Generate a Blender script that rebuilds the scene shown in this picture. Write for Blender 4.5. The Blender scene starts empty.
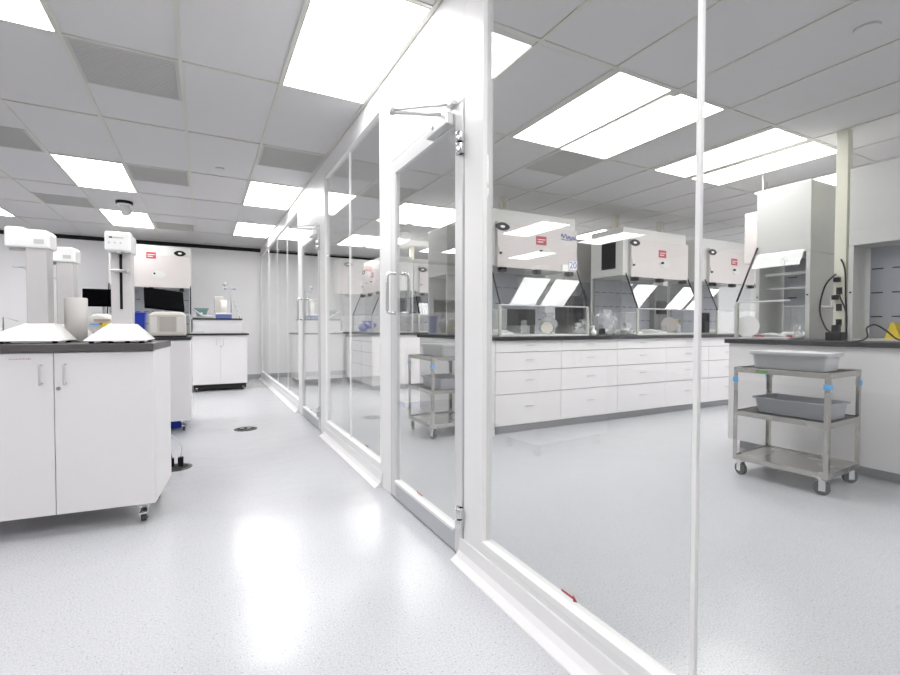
import bpy, bmesh, math, random
from mathutils import Vector, Matrix
random.seed(7)
C = bpy.context.scene.collection
PI = math.pi

# ------------------------------------------------------------------ materials
def mat(name, col, rough=.5, metal=0.0, spec=.5, emit=None, estr=0, bump=None, trans=0):
    m = bpy.data.materials.new(name); m.use_nodes = True
    nt = m.node_tree; b = nt.nodes['Principled BSDF']
    b.inputs['Base Color'].default_value = (*col, 1)
    b.inputs['Roughness'].default_value = rough
    b.inputs['Metallic'].default_value = metal
    b.inputs['Specular IOR Level'].default_value = spec
    if emit:
        b.inputs['Emission Color'].default_value = (*emit, 1)
        b.inputs['Emission Strength'].default_value = estr
    # a light procedural variation so that nothing is perfectly even
    tc = nt.nodes.new('ShaderNodeTexCoord'); n = nt.nodes.new('ShaderNodeTexNoise')
    n.inputs['Scale'].default_value = bump[0] if bump else 3.0
    n.inputs['Detail'].default_value = 3
    nt.links.new(tc.outputs['Object'], n.inputs['Vector'])
    mr = nt.nodes.new('ShaderNodeMapRange')
    mr.inputs['To Min'].default_value = max(0, rough - .04); mr.inputs['To Max'].default_value = min(1, rough + .04)
    nt.links.new(n.outputs['Fac'], mr.inputs['Value']); nt.links.new(mr.outputs['Result'], b.inputs['Roughness'])
    if bump:
        bp = nt.nodes.new('ShaderNodeBump'); bp.inputs['Strength'].default_value = bump[1]
        bp.inputs['Distance'].default_value = bump[2]
        nt.links.new(n.outputs['Fac'], bp.inputs['Height']); nt.links.new(bp.outputs['Normal'], b.inputs['Normal'])
    return m

def glass_mat(name, tint, ior=1.5, rough=0.0, haze=0.0, hazecol=(.8, .8, .8)):
    """thin clear sheet: straight transmission plus Fresnel reflection on either face"""
    m = bpy.data.materials.new(name); m.use_nodes = True
    nt = m.node_tree; nt.nodes.clear(); N = nt.nodes.new; L = nt.links.new
    out = N('ShaderNodeOutputMaterial'); tr = N('ShaderNodeBsdfTransparent'); gl = N('ShaderNodeBsdfGlossy')
    fr = N('ShaderNodeFresnel'); geo = N('ShaderNodeNewGeometry'); mr = N('ShaderNodeMapRange'); mx = N('ShaderNodeMixShader')
    tr.inputs['Color'].default_value = (*tint, 1); gl.inputs['Roughness'].default_value = rough
    gl.inputs['Color'].default_value = (1, 1, 1, 1)
    mr.inputs['To Min'].default_value = ior; mr.inputs['To Max'].default_value = 1 / ior
    L(geo.outputs['Backfacing'], mr.inputs['Value']); L(mr.outputs['Result'], fr.inputs['IOR'])
    L(fr.outputs['Fac'], mx.inputs['Fac'])
    if haze:
        df = N('ShaderNodeBsdfDiffuse'); df.inputs['Color'].default_value = (*hazecol, 1); m2 = N('ShaderNodeMixShader')
        m2.inputs['Fac'].default_value = haze
        L(tr.outputs[0], m2.inputs[1]); L(df.outputs[0], m2.inputs[2]); L(m2.outputs[0], mx.inputs[1])
    else:
        L(tr.outputs[0], mx.inputs[1])
    L(gl.outputs[0], mx.inputs[2]); L(mx.outputs[0], out.inputs['Surface'])
    return m

LIGHT = 10.5
M = dict(
    wall=mat('white_wall_paint', (.77, .76, .765), .6),
    frame=mat('white_partition_frame', (.80, .795, .79), .35),
    alu=mat('satin_aluminium', (.70, .70, .70), .32, .75),
    lam=mat('white_laminate', (.75, .735, .742), .38),
    gap=mat('carcass_edge', (.22, .215, .215), .6),
    top=mat('black_epoxy_worktop', (.022, .022, .024), .35),
    topg=mat('dark_grey_worktop', (.085, .08, .08), .35),
    tile=mat('ceiling_tile', (.62, .61, .615), .85, bump=(220, .25, .002)),
    grid=mat('ceiling_grid', (.58, .58, .53), .5),
    vent=mat('perforated_vent', (.50, .495, .48), .6, .0),
    light=mat('light_diffuser', (.9, .9, .9), .4, emit=(1, .995, .99), estr=LIGHT),
    black=mat('black_plastic', (.008, .008, .009), .4, spec=.2),
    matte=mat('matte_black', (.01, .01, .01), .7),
    screen=mat('black_screen', (.002, .002, .003), .7, spec=.04),
    steel=mat('stainless_steel', (.50, .485, .455), .27, .95),
    chrome=mat('chrome', (.72, .72, .72), .16, 1.0),
    greyp=mat('grey_tote_plastic', (.38, .39, .42), .45),
    greyl=mat('light_grey_plastic', (.52, .53, .54), .45),
    inst=mat('instrument_white', (.86, .86, .85), .22),
    instc=mat('instrument_column', (.55, .53, .53), .35),
    hood=mat('hood_paint', (.53, .495, .485), .38),
    hoodw=mat('hood_white', (.56, .56, .54), .38),
    rear=mat('hood_rear_panel', (.38, .39, .43), .3),
    slot=mat('dark_slot', (.04, .04, .05), .6),
    cream=mat('cream_power_pole', (.70, .69, .58), .5),
    beige=mat('beige_cover', (.66, .63, .57), .6, bump=(9, .3, .02)),
    blue=mat('blue_plastic', (.01, .05, .52), .4),
    tag=mat('blue_tag', (.10, .42, .82), .5),
    red=mat('red_label', (.36, .03, .045), .5),
    pale=mat('paper_white', (.85, .85, .85), .7),
    ink=mat('blue_ink', (.10, .14, .40), .6),
    yellow=mat('yellow_plastic', (.80, .60, .02), .5),
    green=mat('grey_green_plastic', (.20, .32, .31), .4),
    silver=mat('silver_disc', (.45, .43, .41), .45, .5),
    cove=mat('grey_cove_base', (.36, .365, .38), .5),
    rubber=mat('wheel_rubber', (.07, .07, .07), .6),
    paper=mat('paper_roll', (.76, .735, .71), .8),
    orange=mat('orange_print', (.50, .36, .30), .6),
    purple=mat('purple_bag', (.33, .30, .62), .4),
    glass=glass_mat('partition_glass', (.915, .92, .915)),
    sash=glass_mat('sash_glass', (.93, .935, .935)),
    shield=glass_mat('clear_acrylic', (.93, .94, .94), haze=.12),
    bag=glass_mat('clear_plastic_bag', (.82, .83, .84), rough=.12, haze=.28, hazecol=(.8, .8, .82)),
    bagb=glass_mat('bluish_plastic_bag', (.62, .62, .84), rough=.12, haze=.35, hazecol=(.5, .5, .85)),
)
M['handle'] = mat('brushed_handle', (.55, .55, .55), .4, .3)
def floor_mat():
    m = bpy.data.materials.new('speckled_epoxy_floor'); m.use_nodes = True
    nt = m.node_tree; b = nt.nodes['Principled BSDF']; N = nt.nodes.new; L = nt.links.new
    tc = N('ShaderNodeTexCoord')
    v = N('ShaderNodeTexVoronoi'); v.inputs['Scale'].default_value = 85
    L(tc.outputs['Object'], v.inputs['Vector'])
    r1 = N('ShaderNodeValToRGB'); e = r1.color_ramp.elements
    e[0].position = .10; e[0].color = (1, 1, 1, 1); e[1].position = .22; e[1].color = (0, 0, 0, 1)
    L(v.outputs['Distance'], r1.inputs['Fac'])
    sp = N('ShaderNodeSeparateColor'); L(v.outputs['Color'], sp.inputs[0])
    th = N('ShaderNodeMath'); th.operation = 'GREATER_THAN'; th.inputs[1].default_value = .62
    L(sp.outputs[0], th.inputs[0])
    mu = N('ShaderNodeMath'); mu.operation = 'MULTIPLY'; L(r1.outputs['Color'], mu.inputs[0]); L(th.outputs[0], mu.inputs[1])
    r2 = N('ShaderNodeValToRGB'); e = r2.color_ramp.elements
    e[0].color = (.13, .14, .17, 1); e[1].color = (.38, .38, .40, 1)
    L(sp.outputs[1], r2.inputs['Fac'])
    n = N('ShaderNodeTexNoise'); n.inputs['Scale'].default_value = 150; n.inputs['Detail'].default_value = 3
    L(tc.outputs['Object'], n.inputs['Vector'])
    r3 = N('ShaderNodeValToRGB'); e = r3.color_ramp.elements
    e[0].position = .3; e[0].color = (.44, .445, .468, 1); e[1].position = .7; e[1].color = (.60, .605, .628, 1)
    L(n.outputs['Fac'], r3.inputs['Fac'])
    mx = N('ShaderNodeMix'); mx.data_type = 'RGBA'
    L(mu.outputs[0], mx.inputs['Factor']); L(r3.outputs['Color'], mx.inputs[6]); L(r2.outputs['Color'], mx.inputs[7])
    L(mx.outputs[2], b.inputs['Base Color'])
    w = N('ShaderNodeTexNoise'); w.inputs['Scale'].default_value = 5.5; w.inputs['Detail'].default_value = 2
    L(tc.outputs['Object'], w.inputs['Vector'])
    bp = N('ShaderNodeBump'); bp.inputs['Strength'].default_value = .28; bp.inputs['Distance'].default_value = .012
    L(w.outputs['Fac'], bp.inputs['Height']); L(bp.outputs['Normal'], b.inputs['Normal'])
    b.inputs['Roughness'].default_value = .21; b.inputs['Specular IOR Level'].default_value = .5
    return m
M['floor'] = floor_mat()

# ------------------------------------------------------------------ mesh builder
class MB:
    def __init__(s): s.v = []; s.f = []; s.mi = []; s.sm = []
    def add(s, vs, fs, m=0, smooth=False):
        o = len(s.v); s.v += [tuple(v) for v in vs]
        for f in fs: s.f.append(tuple(i + o for i in f)); s.mi.append(m); s.sm.append(smooth)
        return s
    def box(s, x0, x1, y0, y1, z0, z1, m=0):
        if x0 > x1: x0, x1 = x1, x0
        if y0 > y1: y0, y1 = y1, y0
        if z0 > z1: z0, z1 = z1, z0
        v = [(x, y, z) for z in (z0, z1) for y in (y0, y1) for x in (x0, x1)]
        return s.add(v, [(0, 2, 3, 1), (4, 5, 7, 6), (0, 1, 5, 4), (2, 6, 7, 3), (0, 4, 6, 2), (1, 3, 7, 5)], m)
    def hexa(s, lo, hi, m=0):
        """lo / hi: four points each, anticlockwise seen from above"""
        return s.add(list(lo) + list(hi), [(3, 2, 1, 0), (4, 5, 6, 7), (0, 1, 5, 4), (1, 2, 6, 5), (2, 3, 7, 6), (3, 0, 4, 7)], m)
    def frustum(s, x0, x1, y0, y1, z0, X0, X1, Y0, Y1, z1, m=0):
        return s.hexa([(x0, y0, z0), (x1, y0, z0), (x1, y1, z0), (x0, y1, z0)], [(X0, Y0, z1), (X1, Y0, z1), (X1, Y1, z1), (X0, Y1, z1)], m)
    def cyl(s, p0, p1, r0, r1=None, n=16, m=0, caps=True):
        r1 = r0 if r1 is None else r1
        p0 = Vector(p0); p1 = Vector(p1); d = (p1 - p0).normalized()
        a = d.orthogonal().normalized(); b = d.cross(a)
        v = []
        for p, r in ((p0, r0), (p1, r1)):
            for i in range(n):
                t = 2 * PI * i / n; v.append(p + (a * math.cos(t) + b * math.sin(t)) * r)
        s.add(v, [(i, (i + 1) % n, n + (i + 1) % n, n + i) for i in range(n)], m, True)
        if caps: s.add(v, [tuple(reversed(range(n))), tuple(range(n, 2 * n))], m)
        return s
    def tube(s, pts, r, n=8, m=0):
        pts = [Vector(p) for p in pts]; v = []; k = len(pts); prev = None
        for j, p in enumerate(pts):
            d = (pts[min(j + 1, k - 1)] - pts[max(j - 1, 0)]).normalized()
            a = d.orthogonal().normalized() if prev is None else (prev - d * prev.dot(d)).normalized()
            prev = a; b = d.cross(a)
            for i in range(n):
                t = 2 * PI * i / n; v.append(p + (a * math.cos(t) + b * math.sin(t)) * r)
        f = [(j * n + i, j * n + (i + 1) % n, (j + 1) * n + (i + 1) % n, (j + 1) * n + i) for j in range(k - 1) for i in range(n)]
        s.add(v, f, m, True); s.add(v, [tuple(reversed(range(n))), tuple(range((k - 1) * n, k * n))], m)
        return s
    def lathe(s, prof, c=(0, 0, 0), n=24, m=0):
        v = []
        for r, z in prof:
            for i in range(n):
                t = 2 * PI * i / n; v.append((c[0] + r * math.cos(t), c[1] + r * math.sin(t), c[2] + z))
        k = len(prof)
        f = [(j * n + i, j * n + (i + 1) % n, (j + 1) * n + (i + 1) % n, (j + 1) * n + i) for j in range(k - 1) for i in range(n)]
        return s.add(v, f, m, True)
    def prism(s, poly, axis, a, b, m=0):
        """polygon in the plane normal to axis (0: (y,z), 1: (x,z), 2: (x,y)) extruded from a to b"""
        def P(p, t): return (t, p[0], p[1]) if axis == 0 else ((p[0], t, p[1]) if axis == 1 else (p[0], p[1], t))
        n = len(poly); v = [P(p, a) for p in poly] + [P(p, b) for p in poly]
        return s.add(v, [tuple(range(n)), tuple(reversed(range(n, 2 * n)))] + [(i, n + i, n + (i + 1) % n, (i + 1) % n) for i in range(n)], m)
    def ellipse(s, c, rx, rz, y0, y1, n=24, m=0):
        return s.prism([(c[0] + rx * math.cos(2 * PI * i / n), c[1] + rz * math.sin(2 * PI * i / n)) for i in range(n)], 1, y0, y1, m)
    def build(s, name, mats, parent=None, loc=None, rz=None, bevel=0):
        me = bpy.data.meshes.new(name); me.from_pydata(s.v, [], s.f)
        for m_ in (mats if isinstance(mats, (list, tuple)) else [mats]): me.materials.append(M[m_])
        me.polygons.foreach_set('material_index', s.mi); me.polygons.foreach_set('use_smooth', s.sm)
        bm = bmesh.new(); bm.from_mesh(me); bmesh.ops.remove_doubles(bm, verts=bm.verts, dist=1e-6)
        bmesh.ops.recalc_face_normals(bm, faces=bm.faces); bm.to_mesh(me); bm.free(); me.update()
        o = bpy.data.objects.new(name, me); C.objects.link(o)
        if parent: o.parent = parent
        if loc: o.location = loc
        if rz is not None: o.rotation_euler = (0, 0, rz)
        if bevel:
            b = o.modifiers.new('edge', 'BEVEL'); b.width = bevel; b.segments = 2; b.limit_method = 'ANGLE'; b.angle_limit = .7
        return o

def tag(o, label=None, cat=None, group=None, kind=None):
    if label: o['label'] = label
    if cat: o['category'] = cat
    if group: o['group'] = group
    if kind: o['kind'] = kind
    return o
def thing(name, label, cat, loc=(0, 0, 0), rz=0, group=None):
    o = bpy.data.objects.new(name, None); C.objects.link(o); o.empty_display_size = .1
    o.location = loc; o.rotation_euler = (0, 0, rz)
    return tag(o, label, cat, group)
def kids(o): return [c for c in bpy.data.objects if c.parent == o]
def copy_tree(o, parent=None):
    c = o.copy(); C.objects.link(c); c.parent = parent
    for ch in kids(o): copy_tree(ch, c)
    return c
def place(root, used, loc, rz, label, group=None):
    o = copy_tree(root) if used else root
    o.location = loc; o.rotation_euler = (0, 0, rz); o['label'] = label
    if group: o['group'] = group
    return o
def struct(name, mb, mats, label, cat, bevel=0):
    return tag(mb.build(name, mats, bevel=bevel), label, cat, None, 'structure')
def text_mb(txt, size, depth=.001):
    cu = bpy.data.curves.new('lettering', 'FONT'); cu.body = txt; cu.size = size; cu.extrude = depth
    cu.align_x = 'CENTER'; cu.align_y = 'CENTER'
    o = bpy.data.objects.new('lettering', cu); C.objects.link(o)
    bpy.context.view_layer.update()
    me = bpy.data.meshes.new_from_object(o.evaluated_get(bpy.context.evaluated_depsgraph_get()))
    mb = MB(); mb.add([(v.co.x, -v.co.z, v.co.y) for v in me.vertices], [tuple(p.vertices) for p in me.polygons])
    bpy.data.objects.remove(o); bpy.data.curves.remove(cu); bpy.data.meshes.remove(me)
    return mb

# ------------------------------------------------------------------ shell
W = 1.12                     # corridor face of the glass partition
X0, X1, Y0, Y1 = -8.0, 10.0, -3.6, 11.0
HL, HR = 2.845, 2.81         # ceiling heights, open lab / glazed lab
struct('floor', MB().box(X0 - .2, X1 + .2, Y0 - .2, Y1 + .2, -.1, 0), 'floor', 'glossy pale grey floor with fine dark specks', 'floor')
struct('wall_back', MB().box(X0 - .1, X1 + .1, Y1, Y1 + .12, 0, 2.77), 'wall', 'plain white wall at the far end of the lab', 'wall')
struct('trim_1', MB().box(X0 - .1, X1 + .1, Y1 + .05, Y1 + .12, 2.77, 2.95), 'matte', 'black shadow gap between the far wall and the ceiling', 'trim')
struct('wall_left', MB().box(X0 - .12, X0, Y0, Y1, 0, 2.95), 'wall', 'white side wall of the open lab', 'wall')
struct('wall_right', MB().box(X1, X1 + .12, Y0, Y1, 0, 2.95), 'wall', 'white side wall of the glazed lab', 'wall')
struct('wall_front', MB().box(X0 - .1, X1 + .1, Y0 - .12, Y0, 0, 2.95), 'wall', 'white wall behind the viewpoint', 'wall')
struct('baseboard_back', MB().box(X0, W, Y1 - .012, Y1, 0, .10).box(W + .1, X1, Y1 - .012, Y1, 0, .10), 'cove', 'grey vinyl baseboard along the far white wall', 'baseboard')

T = .6096
def ceiling(name, xa, xb, z, xl, yl, lights, vents, side):
    skip = []
    struct(name, MB().box(xa, xb, Y0, Y1 + .12, z + .008, z + .05), 'tile', 'white tiled ceiling over the %s' % side, 'ceiling')
    g = MB(); i0 = math.ceil((xa - xl) / T); i1 = math.floor((xb - xl) / T)
    for i in range(i0, i1 + 1): g.box(xl + i * T - .012, xl + i * T + .012, Y0, Y1, z, z + .008)
    j0 = math.ceil((Y0 - yl) / (2 * T)); j1 = math.floor((Y1 - yl) / (2 * T))
    for j in range(j0, j1 + 1): g.box(xa, xb, yl + j * 2 * T - .012, yl + j * 2 * T + .012, z + .0005, z + .0075)
    return struct('trim_2' if name == 'ceiling' else 'trim_3', g, 'grid', 'pale metal grid holding the tiles over the %s' % side, 'ceiling grid')
XL, YL = -.7232, 3.492
XR, YR = 1.756, 2.182
ceiling('ceiling', X0, W + .05, HL, XL, YL, None, None, 'open lab')
ceiling('ceiling.001', W + .05, X1, HR, XR, YR, None, None, 'glazed lab')

def make_light(sd=.0125):
    t = thing('ceiling_light', 'x', 'ceiling light')
    MB().box(-T + sd + .0015, -sd - .0015, .014, 2 * T - .014, .001, .006, 0).build('diffuser', 'light', t)
    f = MB(); a, b, c, d = -T + .0125, -.0125, .0125, 2 * T - .0125
    e_ = sd - .0125 + .005
    f.box(a, a + e_, c, d, -.001, .007).box(b - e_, b, c, d, -.001, .007).box(a + .005, b - .005, c, c + .005, -.001, .007).box(a + .005, b - .005, d - .005, d, -.001, .007)
    f.build('bezel', 'grid', t)
    return t
lt = make_light(); used = False
# (right edge column, near edge) of every light in the open lab
rowsL = [(2.27, 'beside the perforated return vent'), (5.93, ''), (8.37, '')]
labL = {}
def lightlab(x, y):
    return None
def ylab(k): return k
lights_left = []
for k, y in enumerate((-.166, 2.2728, 5.9304, 8.3688)):  # first row is added, out of view, to brighten the open lab
    for i in (-10, -7, -3, 0, 3) if False else (-9, -6, -3, 0, 3):
        lights_left.append((XL + i * T if i != 0 else XL, y, i, k))
colnames = {3: 'against the partition', 0: 'left of the partition column', -3: 'over the left benches', -6: 'far to the left, unseen directly', -9: 'by the left side wall'}
rownames = {0: 'added row out of view overhead', 1: 'in the nearest row', 2: 'in the second row', 3: 'in the row nearest the far wall'}
for x, y, i, k in lights_left:
    if (k == 1 and i < 0) or (k >= 2 and i == -9): continue
    if i == 3: x = XL + 3 * T
    if i == -9: x = XL - 7 * T
    if i == -6: x = XL - 4 * T if k != 9 else x
    if i == -3: x = XL - 3 * T
    if i == -6: x = XL - 6 * T
    if i == -9: x = XL - 9 * T
    place(lt, used, (x, y, HL), 0, 'open lab light, %s, %s' % (rownames[k], colnames[i]), 'ceiling lights of the open lab'); used = True
rn = {-1.476: 'added row out of view overhead', YR: 'in the near row', YR + 6 * T: 'in the middle row', YR + 10 * T: 'in the far row'}
cn = {2: 'left of the first pair', 3: 'right of the first pair', 5: 'left of the second pair', 6: 'right of the second pair', 8: 'left of the third pair', 9: 'right of the third pair', 11: 'left of the fourth pair', 12: 'right of the fourth pair'}
ltr = make_light(.05); used = False
for y in rn:
    for i in cn:
        place(ltr, used, (XR + i * T, y, HR), 0, 'light behind the glass, %s, %s' % (rn[y], cn[i]), 'paired ceiling lights of the glazed lab'); used = True

def make_vent():
    t = thing('ceiling_vent', 'x', 'ceiling vent')
    g = MB().box(-T + .03, -.03, .03, T - .03, .002, .006, 0)
    for k in range(26):
        y = .04 + k * (T - .08) / 25
        g.box(-T + .035, -.035, y - .004, y + .004, -.0015, .003, 0)
    g.build('grille', 'vent', t)
    f = MB(); a, b, c, d = -T + .0125, -.0125, .0125, T - .0125
    f.box(a, a + .018, c, d, -.001, .007).box(b - .018, b, c, d, -.001, .007).box(a + .018, b - .018, c, c + .018, -.001, .007).box(a + .018, b - .018, d - .018, d, -.001, .007)
    f.build('frame', 'vent', t)
    return t
vt = make_vent(); used = False
for x, y, z, lab in [(XL + T, YL, HL, 'largest grey perforated ceiling vent, beside the corner light over the open lab'),
                     (XL - T, 5.32, HL, 'grey ceiling vent at the left edge, just before the second row of lights'),
                     (XL - T, 7.76, HL, 'grey ceiling vent just short of the ceiling camera'),
                     (XL + T, 5.93, HL, 'grey ceiling vent touching the right end of the light over the left benches'),
                     (XL + T, 8.98, HL, 'farthest grey ceiling vent, beside the light behind the ceiling camera'),
                     (XL + 3 * T, 4.71, HL, 'grey ceiling vent against the top of the glass partition'),
                     (XR + 3 * T, YR + 2 * T, HR, 'square grey ceiling vent behind the glass, touching the end of a bright light pair'),
                     (XR + T, 4.62 + .61, HR, 'small grey ceiling vent behind the door glass')]:
    place(vt, used, (x, y, z), 0, lab, 'perforated ceiling vents'); used = True

# smoke detector / sprinkler caps and the ceiling camera
tag(MB().cyl((.175, 5.64, HL - .006), (.175, 5.64, HL + .008), .045, n=28).build('sprinkler_cover', 'grid'), 'small round pale cover flush in the tile over the open lab', 'sprinkler cover')
tag(MB().cyl((3.29, 1.24, HR - .008), (3.29, 1.24, HR + .008), .06, n=28).build('sprinkler_cover', 'tile'), 'round white cover in the ceiling tile behind the big glass pane', 'sprinkler cover')
cam_t = thing('ceiling_camera', 'white dome camera on a black mount under the ceiling over the left benches', 'camera', (-.94, 7.75, HL))
MB().cyl((0, 0, -.028), (0, 0, .008), .10, n=28).build('mount', 'black', cam_t)
MB().cyl((0, 0, -.055), (0, 0, -.028), .085, n=28).build('collar', 'inst', cam_t)
MB().cyl((0, -.0, -.045), (.03, -.05, -.16), .062, .058, n=28).build('camera_body', 'greyl', cam_t)
MB().cyl((.03, -.05, -.16), (.036, -.06, -.178), .05, .03, n=28).build('lens', 'instc', cam_t)

# ------------------------------------------------------------------ glass partition
TH = .045                    # thickness of the partition
def post(n, ya, yb, z0=0, z1=HL, lab=''):
    struct(n, MB().box(W, W + TH, ya, yb, z0, z1), 'frame', lab, 'partition frame', bevel=.002)
ZG0, ZG1 = .165, 2.685
post('wall_center', -.0 + Y0, Y1, ZG1, 2.95, 'white header running along the top of the glass partition')
bays = [(Y0, 1.805, [-2.15, -1.18, -.2, .772]), (3.165, 4.885, [4.02]), (6.40, 10.93, [7.45, 8.53, 9.70])]
for k, (ya, yb) in enumerate([(1.805, 1.965), (2.965, 3.165), (4.885, 5.12), (6.20, 6.40), (10.93, 11.0)]):
    post('trim_%d' % (4 + k), ya, yb, 0, ZG1, ['white post between the big glass pane and the near door', 'white post between the near door and the paired panes', 'white post between the paired panes and the far door', 'white post beyond the far glass door', 'thin white end post of the partition at the far wall'][k])
for k, (ya, yb) in enumerate([(1.965, 2.965), (5.12, 6.20)]):
    post('trim_%d' % (9 + k), ya, yb, 2.25, ZG1, ['white panel above the near glass door', 'white panel above the far glass door'][k])
for k, (ya, yb, mull) in enumerate(bays):
    post('trim_%d' % (11 + k), ya, yb, 0, .13, 'low white sill under %s' % ['the big near panes', 'the paired panes between the doors', 'the far run of panes'][k])
    # silver glazing bead round the bay
    b = MB(); x0, x1 = W - .004, W + .03
    b.box(x0, W + TH + .004, ya, ya + .012, .13, ZG1).box(x0, W + TH + .004, yb - .012, yb, .13, ZG1)
    b.box(x0 - .002, W + TH + .006, ya + .012, yb - .012, .13, ZG0).box(x0, W + TH + .004, ya + .012, yb - .012, ZG1 - .012, ZG1)
    struct('trim_%d' % (14 + k), b, 'alu' if k == 9 else 'frame', 'narrow glazing bead round %s' % ['the big near panes', 'the paired panes', 'the far run of panes'][k], 'glazing bead', bevel=.004)
    c = MB()   # coved foot that flares onto the floor
    c.prism([(W, 0), (W - .062, 0), (W - .060, .005), (W - .030, .022), (W - .014, .045), (W - .006, .10), (W, .104)], 1, ya - (.03 if k == 1 else 0), yb + .19 if k == 0 else yb + .03)
    struct('baseboard_%s' % ['near', 'middle', 'far'][k], c, 'wall', 'white coved foot of the partition under %s' % ['the big near panes', 'the paired panes', 'the far run of panes'][k], 'baseboard')
    ys = [ya + .012] + mull + [yb - .012]
    for j in range(len(ys) - 1):
        nm = 'window_%d' % (1 + sum(len(q[2]) + 1 for q in bays[:k]) + j)
        struct(nm, MB().box(W + .018, W + .026, ys[j] + .002, ys[j + 1] - .002, ZG0 - .002, ZG1 - .010), 'glass',
               'tall clear glass pane, %s from the near end of the %s' % (['first', 'second', 'third', 'fourth', 'fifth'][j], ['big near glazing', 'paired glazing between the doors', 'far glazing'][k]), 'glass pane')
    mm = MB()
    for y in mull:
        w_ = (.006, .004, .002)[k]
        mm.box(W + .015, W + .029, y - w_, y + w_, ZG0, ZG1 - .02)
    struct('trim_%d' % (17 + k), mm, 'frame', 'slim pale vertical joint strips in %s' % ['the big near glazing', 'the paired glazing', 'the far glazing'][k], 'glazing strip')
# small red safety marks on the panes
for k, (y, z, lab) in enumerate([(1.25, .195, 'small red mark low on the big near glass pane'), (3.56, .20, 'small red mark low on the paired panes past the near door')]):
    s = MB().box(W + .0165, W + .0178, y - .038, y + .03, z - .004, z + .004).prism([(y - .05, z - .005), (y - .03, z - .012), (y - .03, z + .012)], 0, W + .0165, W + .0178)
    tag(s.build('glass_mark', 'red'), lab, 'glass mark')

def make_door(name, ya, yb, hinge_hi, lab):
    """aluminium framed glass door filling ya..yb, hinged at ya"""
    t = thing(name, lab, 'door', (W, ya, 0)); t['kind'] = 'structure'
    w = yb - ya; a, b, zt = .012, w - .012, 2.235
    st = .078; x0, x1 = -.004, .030
    MB().box(x0, x1, a, a + st, .012, zt).build('hinge_stile', 'alu2' if False else 'doorf', t, bevel=.003)
    MB().box(x0, x1, b - st, b, .012, zt).build('latch_stile', 'doorf', t, bevel=.003)
    MB().box(x0, x1, a + st, b - st, zt - .085, zt).build('top_rail', 'doorf', t, bevel=.003)
    MB().box(x0, x1, a + st, b - st, .012, .115).build('bottom_rail', 'doork', t, bevel=.002)
    MB().box(-.012, x1 + .008, a + st - .004, b - st + .004, .108, .128).build('glazing_bar', 'frame', t, bevel=.004)
    MB().box(.006, .013, a + st, b - st, .128, zt - .085).build('door_glass', 'glass', t)
    for z in (.21, 2.03):
        h = MB().cyl((-.022, .006, z - .05), (-.022, .006, z - .004), .021, n=16).cyl((-.022, .006, z + .004), (-.022, .006, z + .05), .021, n=16)
        h.cyl((-.022, .006, z - .004), (-.022, .006, z + .004), .011, n=12, m=1).box(-.022, .002, -.002, .045, z - .05, z + .05, 0)
        h.build('hinge', ['chrome', 'black'], t, bevel=.001)
    yh = b - .085; pts = []
    for sgn in (-1, 1):
        ps = [(sgn * .0 - .006, yh, 1.235), (-.055, yh, 1.235)]
    def handle(xs):
        r = .02; zz0, zz1 = 1.235, 1.495; o = -1 if xs < 0 else 1; d = abs(xs); p = []
        base = -.004 if o < 0 else .030
        p.append((base, yh, zz0))
        for q in range(5):
            an = PI / 2 * q / 4; p.append((base + o * (d - r + r * math.sin(an)), yh - .0, zz0 + r - r * math.cos(an)))
        for q in range(5):
            an = PI / 2 * q / 4; p.append((base + o * (d - r + r * math.cos(an)), yh, zz1 - r + r * math.sin(an)))
        p.append((base, yh, zz1)); return p
    for xs in (-.058, .058): MB().tube(handle(xs), .0105, n=12).build('pull_handle', 'chrome', t)
    c = MB().box(-.05, -.004, .10, .34, 2.155, 2.215, 0)
    co = c.build('door_closer', 'alu', t, bevel=.006)
    MB().cyl((-.028, .16, 2.21), (-.028, .16, 2.23), .016, n=14).cyl((-.052, .25, 2.185), (-.050, .25, 2.185), .012, n=14).build('spindle', 'chrome', co)
    MB().tube([(-.028, .16, 2.222), (-.26, .29, 2.238)], .010, n=8).tube([(-.26, .29, 2.25), (-.012, .12, 2.262)], .007, n=8).cyl((-.26, .29, 2.228), (-.26, .29, 2.26), .014, n=12).box(-.03, .0, .09, .15, 2.252, 2.275).build('closer_arm', 'alu', co)
    s = MB().box(.0045, .0058, .50, .56, .150, .158).prism([(.565, .150), (.565, .166), (.58, .154)], 0, .0045, .0058)
    s.build('safety_mark', 'red', t)
    fr = MB().box(-.001, .04, -.0, a - .004, 0, 2.25).box(-.001, .04, b + .004, w, 0, 2.25).box(-.001, .04, a - .004, b + .004, zt + .004, 2.25)
    fr.build('jamb', 'jamb', t)
    return t
M['doorf'] = mat('door_frame_grey', (.66, .66, .66), .35, .25)
M['doork'] = mat('door_kick_grey', (.50, .51, .53), .4, .35)
M['jamb'] = mat('door_jamb_grey', (.45, .45, .45), .5)
make_door('door_1', 1.965, 2.965, 2, 'nearer framed glass door with a tubular pull and overhead closer')
make_door('door_2', 5.12, 6.20, 2, 'farther framed glass door with a tubular pull and overhead closer')

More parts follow.
